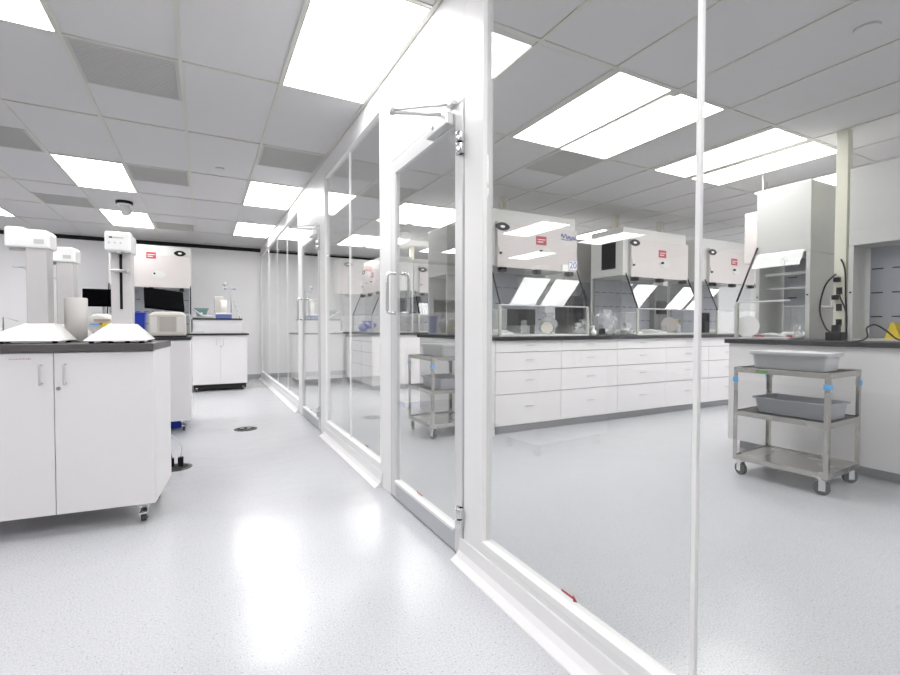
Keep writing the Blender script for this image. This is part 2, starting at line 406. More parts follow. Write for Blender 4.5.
# ------------------------------------------------------------------ casework
def caster(parent, x, y, h=.12, mesh={}):
    w = MB().cyl((-.013, 0, .0375), (.013, 0, .0375), .0375, n=20, m=1).box(-.020, -.015, -.02, .022, .03, h - .02, 0).box(.015, .020, -.02, .022, .03, h - .02, 0).box(-.03, .03, -.03, .03, h - .02, h, 0).box(-.02, .02, -.055, -.02, .055, .065, 0)
    return w.build('caster', ['chrome', 'rubber'], parent, loc=(x, y, 0))
def mobile_cabinet(name, lab, cat, loc, rz, w, d, h, topmat, doors=2, ztop=1.01, tth=.04, group=None, print_=False, ov=.012, tdeep=None):
    """origin at the front right foot; body extends to -x and +y"""
    t = thing(name, lab, cat, loc, rz, group)
    MB().box(-w, 0, .02, d, .12, ztop).build('carcass', 'lam', t, bevel=.002)
    dw = w / doors
    for k in range(doors):
        xa = -w + k * dw + .002; xb = -w + (k + 1) * dw - .002
        dr = MB().box(xa, xb, -.0, .0185, .122, ztop - .006).build('door', 'lam', t, bevel=.0015)
        xh = xb - .05 if k % 2 == 0 else xa + .05
        MB().tube([(xh, 0, ztop - .17), (xh, -.028, ztop - .175), (xh, -.030, ztop - .165), (xh, -.030, ztop - .075), (xh, -.028, ztop - .068), (xh, 0, ztop - .07)], .005, n=8).build('handle', 'handle', dr)
        if k == 1: MB().cyl((xa + .018, .0, ztop - .20), (xa + .018, -.006, ztop - .20), .010, n=14).build('lock', 'steel', dr)
        if print_ and k == 0:
            p = MB(); x = xb - .185
            for q in range(13):
                l_ = random.choice((.003, .005, .007)); p.box(x, x + l_, -.0006, .0001, ztop - .040, ztop - .034 + random.choice((0, .002))); x += l_ + .003
            p.build('printed_line', 'orange', dr)
    for xc in (-w + .07, -.07):
        for yc in (.08, d - .08): caster(t, xc, yc)
    return t
def slab(lab, poly, z0, z1, m, rz=0, loc=(0, 0, 0)):
    o = MB().prism(poly, 2, z0, z1).build('worktop', m, loc=loc, rz=rz, bevel=.003); return tag(o, lab, 'worktop')
RB = math.radians(-5.5)
B1 = (-.256, 3.17, 0)
mobile_cabinet('mobile_cabinet', 'big white two-door cabinet on casters nearest on the left', 'cabinet', B1, RB, .925, .54, 1.01, 'topg', print_=True)
slab('dark grey worktop under the two nearest white instruments', [(-.95, -.02), (.004, -.02), (.004, .56), (-.95, .56)], 1.01, 1.05, 'topg', RB, B1)
B1b = (-.30, 3.84, 0)
mobile_cabinet('mobile_cabinet', 'white cabinet standing back to back behind the big nearest one', 'cabinet', (-.47, 3.86, 0), RB, .80, .5, 1.01, 'topg')
slab('dark worktop behind the nearest one, under the rear white instrument', [(-.83, -.03), (.01, -.03), (.01, .52), (-.83, .52)], 1.01, 1.05, 'topg', RB, (-.47, 3.86, 0))
mobile_cabinet('mobile_cabinet', 'white cabinet on casters in the middle, under the blue bin and covered balance', 'cabinet', (-.13, 5.80, 0), 0, 1.5, .75, 1.0, 'top', doors=2, ztop=1.0)
slab('black worktop under the blue bin and the beige covered balance', [(-1.52, -.02), (.008, -.02), (.008, .77), (-1.52, .77)], 1.0, 1.03, 'top', 0, (-.13, 5.80, 0))
mobile_cabinet('mobile_cabinet', 'white two-door cabinet at the far wall under the small drawer box', 'cabinet', (.70, 9.2, 0), 0, .88, .75, 1.0, 'top', ztop=.99)
slab('thin black worktop under the small white drawer box', [(-.97, -.03), (.03, -.03), (.03, .78), (-.97, .78)], .99, 1.02, 'top', 0, (.70, 9.2, 0))
mobile_cabinet('mobile_cabinet', 'white cabinet under the safety hood by the far wall', 'cabinet', (-.27, 9.22, 0), 0, 1.35, .85, 1.0, 'top', ztop=.94)
slab('black worktop under the safety hood of the open lab', [(-1.37, -.02), (-.002, -.02), (-.002, .87), (-1.37, .87)], .94, .97, 'top', 0, (-.27, 9.22, 0))
# drawer box on the far cabinet
for c_ in [o for o in bpy.data.objects if o.get('label', '').startswith('white two-door cabinet at the far wall')]: MB().box(-.86, -.02, .05, .70, .035, .118).build('kick_shadow', 'matte', c_)  # black box puts in the shadow bar beneath the cabinet, along with its kick
t = thing('drawer_box', 'low white two-drawer box with black top on the far cabinet', 'drawer box', (-.16, 9.32, 1.02))
MB().box(0, .78, .02, .45, 0, .245).build('carcass', 'lam', t)
for z0, z1 in ((.004, .12), (.126, .24)):
    d_ = MB().box(.004, .776, 0, .019, z0, z1).build('drawer', 'lam', t, bevel=.001)
    MB().box(.33, .45, -.012, 0, (z0 + z1) / 2 - .005, (z0 + z1) / 2 + .005).build('handle', 'alu', d_)
MB().box(-.01, .79, -.02, .46, .245, .27).build('top', 'top', t)

# drawer units of the first island in the glazed lab
def make_drawer_unit(w=.9, d=.6, g=.004):
    t = thing('drawer_unit', 'x', 'drawer unit')
    MB().box(0, w, .02, d, .09, 1.0).build('carcass', 'gap', t)
    zs = [(.090, .426), (.426, .673), (.673, .872), (.872, 1.0)]
    for z0, z1 in zs:
        dr = MB().box(g, w - g, 0, .019, z0 + g * .9, z1 - g * .9).build('drawer', 'lam', t, bevel=.001)
        zc = z0 + (z1 - z0) * .58
        MB().box(w / 2 - .055, w / 2 + .055, -.014, -.008, zc - .005, zc + .005).box(w / 2 - .05, w / 2 - .042, -.009, 0, zc - .004, zc + .004).box(w / 2 + .042, w / 2 + .05, -.009, 0, zc - .004, zc + .004).build('handle', 'handle', dr)
    return t
du = make_drawer_unit(); used = False
nm = ['leftmost of the long bench behind the big pane', 'second from the left end of the bench', 'third from the left end of the bench', 'fourth from the left end, beside the glazing strip', 'fifth from the left end, just short of the cart', 'last one, hidden behind the right bench']
edges = [2.69, 3.585, 4.48, 5.375, 6.27, 7.165]
for x, lab in zip(edges, nm):
    place(du, used, (x, 4.07, 0), 0, 'white four-drawer unit, ' + lab, 'drawer units of the long bench'); used = True
struct_l = []
def plinth(n, x0, x1, y0, y1, lab):
    tag(MB().box(x0, x1, y0, y1, 0, .09).build('plinth', 'cove'), lab, 'plinth')
plinth(0, 2.74, 8.0, 4.13, 5.84, 'grey recessed plinth under the long drawer bench')
IE = MB().box(2.65, 2.688, 4.07, 5.90, .0, 1.0).box(2.689, 8.06, 5.30, 5.90, .091, 1.0)
tag(IE.build('bench_panel', 'lam', bevel=.001), 'white end panel of the long drawer bench, behind the far cart', 'bench panel')
tag(MB().box(2.62, 8.08, 4.04, 5.93, 1.0, 1.04).build('worktop', 'top', bevel=.003), 'long black worktop over the row of white drawer units', 'worktop')
# second island
du2 = make_drawer_unit(.60, .6, .007); du2.rotation_euler = (0, 0, -PI / 2); du2['label'] = 'nearer white drawer unit at the farther island end, behind the paired panes'; du2['group'] = 'drawer units of the farther island'
du2.location = (2.64, 8.56, 0)
du3 = copy_tree(du2); du3.location = (2.64, 9.17, 0); du3['label'] = 'farther white drawer unit at that island end through the paired panes'
tag(MB().box(2.642, 7.6, 7.93, 7.955, .09, .9995).box(3.245, 7.6, 7.955, 9.75, .091, .9995).box(2.65, 3.245, 9.18, 9.75, .09, .9995).build('bench_panel', 'lam', bevel=.001), 'plain white front panel of the farther island behind the door glass', 'bench panel')
plinth(0, 2.70, 7.5, 7.99, 9.7, 'grey recessed plinth under the farther island')
tag(MB().box(2.61, 7.63, 7.90, 9.78, 1.0, 1.035).build('worktop', 'top', bevel=.003), 'black worktop of the farther island behind the door glass', 'worktop')
# right bench
tag(MB().box(4.41, 5.75, -1.8, 2.66, .09, .995).build('bench_panel', 'lam', bevel=.002), 'plain white bench body behind the near cart', 'bench panel')
plinth(0, 4.50, 5.7, -1.75, 2.6, 'grey recessed plinth under the bench behind the near cart')
tag(MB().box(4.38, 5.78, -1.83, 2.69, .995, 1.035).build('worktop', 'top', bevel=.003), 'black worktop under the tall white hoods at the right', 'worktop')

# ------------------------------------------------------------------ hoods
def rear_panel(mb, w, d, zb, rows):
    mb.box(.02, w - .02, d - .03, d - .01, .02, zb, 0)
    for z in rows:
        n = int(w / .13)
        for k in range(n):
            x = (k + .5) * w / n; mb.box(x - .038, x + .038, d - .032, d - .03, z - .006, z + .006, 1)
def make_hood(w, d, tall, front='full', rd=None):
    zb, zt = .785, 1.42
    t = thing('safety_hood', 'x', 'safety hood')
    m = 'hoodw' if tall else 'hood'
    if tall:
        MB().box(0, w, 0, d, zb, zt).build('housing', 'hoodw', t, bevel=.006)
        for x in (0, w - .035):
            sp = MB().box(x, x + .035, 0, d, .0, zb - .002).build('side_panel', 'hoodw', t, bevel=.003)
        for x in (.018, w - .018): MB().cyl((x, 0, .40), (x, -.004, .40), .008, n=10).build('button', 'black', t)
        MB().box(.04, w - .04, d - .05, d, .02, .05).build('rear_rail', 'hoodw', t)
    else:
        MB().box(0, w, .05, d, zb - .0, zt - .13).box(0, w, .05, d, zt - .13, zt).build('housing', 'hoodw', t, bevel=.005)
        fc = MB().box(.10, w - .012, 0, .05, zb - .02, zt - .145).build('front_cover', 'hood', t, bevel=.006)
        em = MB().prism([(.165 + .088 * math.cos(a) * (1 if abs(math.cos(a)) < .9 else 1.1), zt - .205 + .045 * math.sin(a)) for a in [2 * PI * i / 24 for i in range(24)]], 1, -.004, 0, 0)
        em.ellipse((.165, zt - .205), .030, .014, -.006, -.004, m=1)
        em.build('emblem', ['black', 'pale'], fc)
        rl = MB().box(w * .47, w * .47 + .15, -.003, 0, zt - .32, zt - .22, 0).box(w * .47 + .02, w * .47 + .13, -.0045, -.003, zt - .262, zt - .255, 1).box(w * .47 + .02, w * .47 + .10, -.0045, -.003, zt - .29, zt - .282, 1)
        rl.build('warning_label', ['red', 'pale'], fc, loc=(.035, 0, -.045))
        MB().ellipse((w * .60, zt - .45), .11, .055, -.006, 0, m=0).build('oval_plate', 'hoodw', fc)
        MB().cyl((w * .545, -.006, zt - .44), (w * .545, -.03, zt - .44), .016, n=14).build('knob', 'black', fc)
        MB().box(.115, .145, -.012, 0, zt - .49, zt - .43, 0).cyl((.13, -.012, zt - .50), (.13, -.03, zt - .50), .014, n=12, m=1).build('latch', ['hoodw', 'black'], fc)
        win = MB().box(-.004, 0, .17, .42, zb + .10, zt - .18).build('side_window', 'screen', t, bevel=.002)
        for x in (.0, w - .008): MB().box(x, x + .008, .07, d - .03, .02, zb).build('side_glass', 'sash', t)
        for x in (0, w - .025): MB().box(x, x + .025, d - .03, d, 0, zb).build('rear_post', 'hoodw', t)
    dk = MB().box(.0 if not tall else .036, w if not tall else w - .036, -.20 if not tall else .01, d - .032, .0, .018); dk.build('deck', 'hoodw', t, bevel=.003)
    rp = MB(); rear_panel(rp, w - (.08 if tall else .06), rd or d, zb - .004, (.20, .40, .60)); o = rp.build('rear_panel', ['rear', 'slot'], t, loc=(.04 if tall else .03, -.002, 0))
    # tilted sash: hinged under the housing, its foot standing out towards the user
    y0, z0, y1, z1 = (-.02, zb - .05, -.18, .345) if not tall else (-.03, zb + .02, -.32, .345)
    th = .006
    if front == 'none': return t
    s = MB(); a = (y1 - y0, z1 - z0); L_ = math.hypot(*a); n = (-a[1] / L_ * th, a[0] / L_ * th)
    s.prism([(y0, z0), (y1, z1), (y1 - n[0], z1 - n[1]), (y0 - n[0], z0 - n[1])], 0, .03, w - .03)
    s.build('sash', 'sash', t)
    if front == 'none': return t
    MB().box(0, w, y1 - .008, y1 + .008, z1 - .012, z1 + .002).build('sash_bar', 'greyl', t, bevel=.002)
    for x in ((.012, w - .012) if front == 'full' else (.012,)):
        MB().tube([(x, y0 + .03, z0 + .07), (x, y1 - .005, z1)], .009, n=8).build('sash_strut', 'black', t)
        MB().box(x - .014, x + .014, y1 - .014, y1 + .014, .0 if not tall else .0, z1 - .014).build('front_post', 'cpost', t)
    if tall:
        for x in (w * .25, w * .75): MB().cyl((x, d * .5, zb - .06), (x, d * .5, zb), .014, n=12).build('hook', 'black', t)
        MB().box(.036, w - .036, .10, .13, .60, .625).box(.036, w - .036, .12, .14, .47, .485).build('inner_rail', 'hoodw', t)
        return t
    for x in (w * .12, w * .5, w * .88):
        MB().box(x - .035, x + .035, y0 - .035, y0 + .05, z0 - .022, z0 + .028, 0).cyl((x, y0 - .045, z0 + .005), (x, y0 - .035, z0 + .005), .017, n=12).build('hinge_clip', 'black', t, bevel=.005)
    return t
M['cpost'] = mat('pale_grey_green_post', (.45, .46, .42), .5)
hA = make_hood(1.27, .62, False); hT = make_hood(.46, .55, True, 'left', .42)
WT = 1.04
place(hA, False, (2.77, 4.30, WT), 0, 'first hood on the long drawer bench, with a red label and a 20 sign', 'hoods on the long drawer bench')
h2 = place(hA, True, (4.87, 4.30, WT), 0, 'middle hood on the long drawer bench, left of the glazing strip', 'hoods on the long drawer bench')
h3 = place(hA, True, (6.52, 4.30, WT), 0, 'third hood on the long drawer bench, right of the glazing strip', 'hoods on the long drawer bench')
for c in kids(h3):
    if c.name.startswith('side_window'): bpy.data.objects.remove(c)
place(hA, True, (5.95, 5.90, WT), PI, 'back of a hood facing away on the long bench, behind the first gap', 'hoods facing the far side')
place(hA, True, (3.6, 8.24, WT - .005), 0, 'hood on the farther island seen through the near door glass', 'hoods on the farther island')
place(hA, True, (2.90, 9.40, WT - .005), -PI / 2, 'hood over the drawer end of the farther island, seen through the paired panes', 'hoods on the farther island')
place(hA, True, (5.2, 8.24, WT - .005), 0, 'hood on the farther island seen between the first two near hoods', 'hoods on the farther island')
hw = place(hA, True, (-1.38, 9.42, .97), 0, 'hood in the open lab by the far wall, behind the black monitor', 'hood of the open lab')
hw.scale = (.94, 1, 1.1)
for c in kids(hw):
    if c.name.startswith('front_cover'):
        for q in kids(c):
            if q.name.startswith('emblem'): q.location.x = .93; q.location.z = .10
            if q.name.startswith('warning'): q.location.x = -.03; q.location.z = .11
            if q.name.startswith('latch'): q.location.x = .0
# tall hoods on the right bench, facing the partition
place(hT, False, (4.75, 2.617, 1.035), -PI / 2, 'tall white open hood on the right bench, left of the cream power pole', 'tall hoods')
h5 = make_hood(.62, .55, True, 'none', .27)
place(h5, False, (4.75, 1.882, 1.035), -PI / 2, 'tall white hood at the right edge of the photo, right of the power pole', 'tall hoods')
h6 = make_hood(.57, .50, True, 'none')
place(h6, False, (2.78, 5.90, WT), -PI / 2, 'tall pale hood at the island end, seen through the near door glass', 'tall hoods')
# duct box behind the tall hood
t = thing('exhaust_box', 'pale box hanging from thin rods just left of the tall white hood', 'exhaust box', (5.36, 2.88, 1.85))
MB().box(0, .40, 0, .20, 0, .56).build('housing', 'hood', t, bevel=.004)
for x, y in ((.03, .03), (.37, .17)): MB().cyl((x, y, .56), (x, y, HR - 1.849), .005, n=8).build('hanger_rod', 'alu', t)

# sign and lettering on the first hood
sg = thing('hood_sign', 'white card reading 20 fixed to the first hood of the long bench', 'sign', (3.955, 4.292, 1.885))
MB().box(-.06, .06, -.002, .006, -.05, .05).build('card', 'pale', sg)
text_mb('20', .115).build('number', 'ink', sg, loc=(0, -.004, 0))
sg2 = tag(MB().box(3.79, 3.88, 4.288, 4.299, 1.815, 1.89).build('note_card', 'pale'), 'small blank white card left of the 20 sign', 'card')
sc = MB(); pts = []
for k in range(60):
    u = k / 59; pts.append((3.77 + .23 * u, 4.293, 2.22 + .028 * math.sin(u * 26) * (1 - .4 * u) + .012 * math.sin(u * 7)))
sc.tube(pts, .0045, n=6); sc.tube([(3.77, 4.294, 2.19), (3.86, 4.294, 2.183), (4.0, 4.294, 2.2)], .003, n=6)
tag(sc.build('script_lettering', 'ink'), 'blue handwritten-looking lettering at the top right of the first hood', 'lettering')

# ------------------------------------------------------------------ poles
def pole(x, y, z0, z1, lab, s=.04):
    t = thing('power_pole', lab, 'power pole', (x, y, z0), 0, 'cream power poles')
    MB().box(-s, s, -s, s, 0, z1 - z0).build('channel', 'cream', t, bevel=.003)
    o = MB()
    for z in (.15, .28, .42):
        if z0 < 1.2: o.box(-s - .006, -s, -.02, .02, z - .03, z + .03)
    if z0 < 1.2: o.build('outlet', 'black', t)
    return t
pole(4.83, 1.955, 1.035, HR, 'cream power pole between the two tall white hoods', .042)
pole(5.47, 5.03, WT, HR, 'cream power pole behind the middle hood of the long bench')
pole(6.46, 5.03, WT, HR, 'cream power pole behind the third hood of the long bench')
pole(3.45, 5.05, WT, HR, 'cream power pole behind the first hood of the long bench')
pole(3.86, 9.0, WT - .005, HR, 'cream power pole on the farther island')
def cord(pts, r, lab, m='black', cat='cord'):
    P = [Vector(p) for p in pts]; out = []
    for i in range(len(P) - 1):
        a, b, c, d = P[max(i - 1, 0)], P[i], P[i + 1], P[min(i + 2, len(P) - 1)]
        for k in range(8):
            u = k / 8; out.append(.5 * ((2 * b) + (c - a) * u + (2 * a - 5 * b + 4 * c - d) * u * u + (3 * b - a - 3 * c + d) * u ** 3))
    out.append(P[-1])
    return tag(MB().tube(out, r, n=8).build('cord', m), lab, cat)
cord([(4.78, 1.98, 1.60), (4.72, 2.03, 1.50), (4.73, 2.07, 1.30), (4.72, 2.02, 1.14), (4.70, 1.96, 1.10)], .007, 'black cord hanging down the left side of the power pole')
cord([(4.77, 1.94, 1.72), (4.74, 1.90, 1.62), (4.75, 1.895, 1.4), (4.76, 1.89, 1.2), (4.74, 1.88, 1.045)], .007, 'black cord hanging down the right side of the power pole')
cord([(4.775, 1.96, 1.48), (4.74, 1.93, 1.40), (4.73, 1.90, 1.33), (4.745, 1.885, 1.25), (4.75, 1.885, 1.12)], .006, 'short black cord looping across the power pole')
cord([(4.70, 1.86, 1.043), (4.56, 1.82, 1.043), (4.42, 1.76, 1.043), (4.368, 1.72, 1.03), (4.372, 1.66, 1.04), (4.46, 1.64, 1.07), (4.52, 1.665, 1.14), (4.56, 1.63, 1.165), (4.55, 1.56, 1.12), (4.5, 1.48, 1.06), (4.5, 1.40, 1.044)], .006, 'black cord looping over the bench edge before the right hood')
pb = thing('power_adapter', 'black power adapter block at the foot of the power pole', 'power adapter', (4.69, 1.93, 1.035))
MB().box(-.05, .05, -.05, .06, 0, .07).build('case', 'black', pb, bevel=.006)
MB().box(-.02, .03, -.02, .03, .07, .13).build('plug', 'black', pb, bevel=.004)
for k, (z, y) in enumerate([(1.55, 1.965), (1.40, 1.975)]):
    p = thing('plug', 'black plug in the power pole, %s one' % ['upper', 'lower'][k], 'plug', (4.787, y, z)); MB().box(-.045, 0, -.02, .02, -.02, .02).build('plug_body', 'black', p, bevel=.004); MB().cyl((-.06, 0, 0), (-.045, 0, 0), .009, n=10).build('strain_relief', 'black', p)

# ------------------------------------------------------------------ carts
def make_cart():
    """origin under the centre; long side along y, 0.60 x 0.42"""
    t = thing('utility_cart', 'x', 'cart')
    hx, hy = .272, .307
    for sx in (-1, 1):
        for sy in (-1, 1):
            x, y = sx * hx, sy * hy
            lg = MB().box(x - .0 if sx > 0 else x, x - sx * .03, y, y - sy * .003, .13, .835).box(x, x - sx * .003, y, y - sy * .03, .13, .835).build('post', 'steel', t)
            cs = MB().cyl((-.014, 0, .047), (.014, 0, .047), .047, n=24, m=1).cyl((-.017, 0, .047), (.017, 0, .047), .013, n=12, m=0).box(-.022, -.016, -.018, .02, .03, .115, 0).box(.016, .022, -.018, .02, .03, .115, 0).box(-.035, .035, -.03, .03, .115, .13, 0)
            c = cs.build('caster', ['chrome', 'rubber'], t, loc=(x - sx * .035, y - sy * .045, 0)); c.rotation_euler = (0, 0, random.choice((.35, -.4, .9, 0.2)))
            tg = MB().box(x - sx * .002, x - sx * .036, y + sy * .001, y + sy * .005, .725, .76).box(x + sx * .001, x + sx * .005, y + sy * .005, y - sy * .034, .725, .76).build('corner_tag', 'tag', t)
    for z, nm_ in ((.13, 'shelf'), (.475, 'shelf'), (.812, 'shelf')):
        s = MB().box(-hx + .003, hx - .003, -hy + .003, hy - .003, z + .012, z + .015)
        s.box(-hx - .0005, -hx + .0025, -hy, hy, z - .014, z + .024).box(hx - .0025, hx + .0005, -hy, hy, z - .014, z + .024)
        s.box(-hx + .003, hx - .003, -hy - .0005, -hy + .0025, z - .014, z + .024).box(-hx + .003, hx - .003, hy - .0025, hy + .0005, z - .014, z + .024)
        sh = s.build(nm_, 'steel', t, bevel=.001)
        if z > .2: MB().box(-hx + .02, hx - .02, -hy + .02, hy - .02, z + .0152, z + .019).build('mat', 'black', sh)
        if z > .8: MB().box(-hx - .0022, -hx - .0006, hy - .24, hy - .16, z - .008, z + .012).build('badge', 'badge', sh)
    return t
M['badge'] = mat('green_badge', (.14, .30, .10), .5)
def make_tote(w, l, h, lid=False):
    t = thing('tote_bin', 'x', 'bin')
    a, b, a2, b2 = w / 2 - .022, l / 2 - .022, w / 2 - .010, l / 2 - .010; th = .004
    m = MB()
    def ring(x, y, z, r=.03):
        o = []
        for cx, cy, s in ((x - r, y - r, 0), (-x + r, y - r, 1), (-x + r, -y + r, 2), (x - r, -y + r, 3)):
            for k in range(5):
                an = (s + k / 4) * PI / 2; o.append((cx + r * math.cos(an), cy + r * math.sin(an), z))
        return o
    rings = [ring(a - .0, b, 0), ring(a2, b2, h - .012), ring(a2 + .016, b2 + .016, h - .012), ring(a2 + .016, b2 + .016, h), ring(a2 - .002, b2 - .002, h), ring(a - .006, b - .006, .006)]
    n = 20; v = [p for r in rings for p in r]
    f = [(j * n + i, j * n + (i + 1) % n, (j + 1) * n + (i + 1) % n, (j + 1) * n + i) for j in range(len(rings) - 1) for i in range(n)]
    m.add(v, f, 0, False); m.add(rings[0], [tuple(reversed(range(n)))]); m.add(rings[-1], [tuple(range(n))])
    m.build('tub', 'greyp' if not lid else 'greyl', t, bevel=.0015)
    if lid:
        q = MB().add(ring(a2 + .02, b2 + .02, h + .001) + ring(a2 + .018, b2 + .018, h + .014) + ring(a2 - .02, b2 - .02, h + .014) + ring(a2 - .03, b2 - .03, h + .008),
                     [(j * n + i, j * n + (i + 1) % n, (j + 1) * n + (i + 1) % n, (j + 1) * n + i) for j in range(3) for i in range(n)] + [tuple(reversed(range(n))), tuple(range(3 * n, 4 * n))])
        q.build('lid', 'greyl', t)
    return t
cart = make_cart(); toteA = make_tote(.30, .50, .115, True); toteB = make_tote(.34, .50, .115)
for k, (x, y, rz, nm_) in enumerate([(3.945, 1.874, .065, 'near cart'), (2.33, 4.50 - .0, 0.0, 'far cart')]):
    if k == 1: x, y = 2.30, 4.52
    place(cart, k > 0, (x, y, 0), rz, ['stainless three-shelf cart in front of the right bench', 'stainless three-shelf cart seen through the near door glass'][k], 'three-shelf steel carts')
    place(toteA, k > 0, (x + .005, y + .01, .8315), rz + .03, 'lidded grey bin on the top shelf of the %s' % nm_, 'lidded bins on carts')
    place(toteB, k > 0, (x + .0, y - .03, .4945), rz - .04, 'open grey bin on the middle shelf of the %s' % nm_, 'open bins on carts')

# ------------------------------------------------------------------ tower instruments
def make_tower():
    """faces -y; origin at the foot centre"""
    t = thing('tower_instrument', 'x', 'lab instrument')
    for x in (-.12, -.03, .05, .12): MB().cyl((x, -.15, 0), (x, -.15, .012), .012, n=12).build('foot', 'black', t)
    for x in (-.12, .12): MB().cyl((x, .13, 0), (x, .13, .012), .012, n=12).build('foot', 'black', t)
    MB().frustum(-.148, .148, -.20, .165, .012, -.148, .148, -.20, .165, .018).frustum(-.148, .148, -.20, .165, .018, -.062, .062, -.02, .11, .112).build('base', 'inst', t, bevel=.004)
    c = MB().box(-.052, .052, -.012, .084, .112, .565).build('column', 'instc', t, bevel=.006)
    MB().box(-.007, .007, -.0145, -.012, .20, .55).build('track', 'black', c)
    ar = MB().box(-.035, .035, -.03, -.0145, .42, .438).tube([(-.05, -.028, .43), (.02, -.035, .43), (.045, -.07, .43)], .006, n=8).build('arm', 'alu', t, bevel=.002)
    h = MB()
    h.prism([(-.10, .538), (-.10, .640), (-.09, .652), (-.02, .652), (-.008, .643), (.085, .643), (.10, .628), (.10, .538)], 0, -.064, .064)
    hd = h.build('head', 'inst', t, bevel=.010)
    k_ = MB().box(-.04, -.024, -.1025, -.10, .610, .618, 0).box(-.02, .03, -.1025, -.10, .611, .617, 1)
    for x in (-.04, -.012, .016): k_.cyl((x, -.10, .583), (x, -.103, .583), .005, n=10, m=1)
    k_.build('keypad', ['black', 'greyl'], hd)
    MB().box(.064, .0655, .03, .075, .562, .587).build('rating_plate', 'greyl', hd)
    MB().tube([(0, -.095, .533), (0, -.02, .533)], .008, n=8).build('probe_arm', 'alu', hd)
    return t
tw = make_tower()
def b1(x, y, z=1.05):     # point on the nearest worktop, in its own frame
    c, s = math.cos(RB), math.sin(RB); return (B1[0] + x * c - y * s, B1[1] + x * s + y * c, z)
place(tw, False, b1(-.200, .225), RB + .05, 'white tower instrument facing the viewer, right end of the nearest worktop', 'white tower instruments')
place(tw, True, b1(-.635, .25), RB - PI / 2 + .05, 'white tower instrument turned left, at the left of the nearest worktop', 'white tower instruments')
place(tw, True, (-.875, 4.14, 1.05), RB - PI / 2 + .05, 'rear white tower instrument, partly behind the left one', 'white tower instruments')
# paper roll
t = thing('paper_roll', 'tall white paper towel roll standing between the tower instruments', 'paper roll', b1(-.500, .48))
MB().lathe([(.02, .002), (.058, .002), (.059, .27), (.056, .275), (.022, .275), (.02, .002)], n=32).build('paper', 'paper', t)
MB().lathe([(.0195, .003), (.0195, .273), (.017, .273), (.017, .003), (.0195, .003)], n=20).build('core', 'beige', t)
cord([b1(-.36, .14, 1.062), b1(-.32, .20, 1.075), b1(-.27, .27, 1.07), b1(-.25, .36, 1.058)], .006, 'short black cord lying between the two near tower instruments')
t = thing('wire_stand', 'small black and chrome stand at the left edge of the rear worktop', 'stand', (-1.19, 4.28, 1.05))
MB().box(-.07, .07, -.05, .05, 0, .02).build('base', 'black', t, bevel=.004)
MB().tube([(-.03, 0, .02), (-.03, 0, .16), (.05, 0, .13)], .005).tube([(.02, 0, .02), (.03, 0, .08), (.06, 0, .09)], .004).build('arm', 'alu', t)
t = thing('wash_bottle', 'small clear bottle with blue print left of the near tower instrument', 'bottle', (-1.0, 4.31, 1.05))
MB().lathe([(0, .001), (.028, .001), (.03, .01), (.03, .08), (.012, .10), (.012, .115)], n=20).build('body', 'shield', t)
MB().cyl((0, 0, .115), (0, 0, .135), .014, n=14).build('cap', 'black', t)
MB().box(-.02, .02, -.032, -.030, .03, .065).build('print', 'tag', t)

# ------------------------------------------------------------------ middle bench contents
def monitor(lab, loc, rz, w, h, tilt, roll=0, foot=.25):
    t = thing('monitor', lab, 'monitor', loc, rz)
    o = MB().box(-w / 2, w / 2, -.012, .018, -h / 2, h / 2, 0).build('screen', 'screen', t, bevel=.003); o.location = (0, -.03, foot); o.rotation_euler = (tilt, roll, 0)
    MB().box(-w / 2 + .008, w / 2 - .008, -.0135, -.012, -h / 2 + .008, h / 2 - .008).build('display', 'screen', o)
    MB().tube([(0, .06, .01), (0, .06, foot * .6), (0, .0, foot)], .016, n=10).build('neck', 'greyl', t)
    MB().box(-.10, .10, -.03, .14, 0, .012).build('foot', 'greyl', t, bevel=.004)
    return t
monitor('black monitor left of the near tower instrument, on the middle worktop', (-.965, 6.28, 1.03), 0, .35, .19, 0, 0, .425)
monitor('tilted black monitor in front of the open lab hood', (-.405, 6.35, 1.03), .30, .40, .27, -.55, .10, .425)
t = thing('covered_balance', 'balance under a beige cloth cover at the end of the middle worktop', 'balance', (-.345, 5.97, 1.03))
M['beiged'] = mat('darker_beige', (.50, .475, .44), .7)  # deeper beige for the cover window and the titrator housing
cv = MB().frustum(-.175, .175, -.13, .13, .012, -.165, .172, -.12, .12, .24).frustum(-.165, .172, -.12, .12, .24, -.13, .14, -.09, .09, .275).build('cloth_cover', 'beige', t, bevel=.02)
MB().box(-.07, .08, -.135, -.128, .06, .22).build('cover_window', 'beiged', cv)
for x in (-.12, .12): MB().box(x - .03, x + .03, -.1345, -.1285, .05, .22).build('cover_strap', 'paper', cv)
MB().box(-.18, .18, -.135, .135, 0, .012).build('base_plate', 'black', t)
t = thing('blue_bin', 'blue plastic bin beside the beige covered balance', 'bin', (-.645, 6.12, 1.03))
MB().hexa([(-.07, -.08, 0), (.07, -.08, 0), (.07, .08, 0), (-.07, .08, 0)], [(-.085, -.10, .25), (.085, -.10, .25), (.085, .10, .25), (-.085, .10, .25)]).build('body', 'blue', t, bevel=.006)
MB().box(-.095, .095, -.11, .11, .25, .268).build('rim', 'blue', t, bevel=.004)
t = thing('supply_bag', 'clear bag of white supplies with yellow print behind the near tower', 'bag', (-.93, 5.98, 1.03))
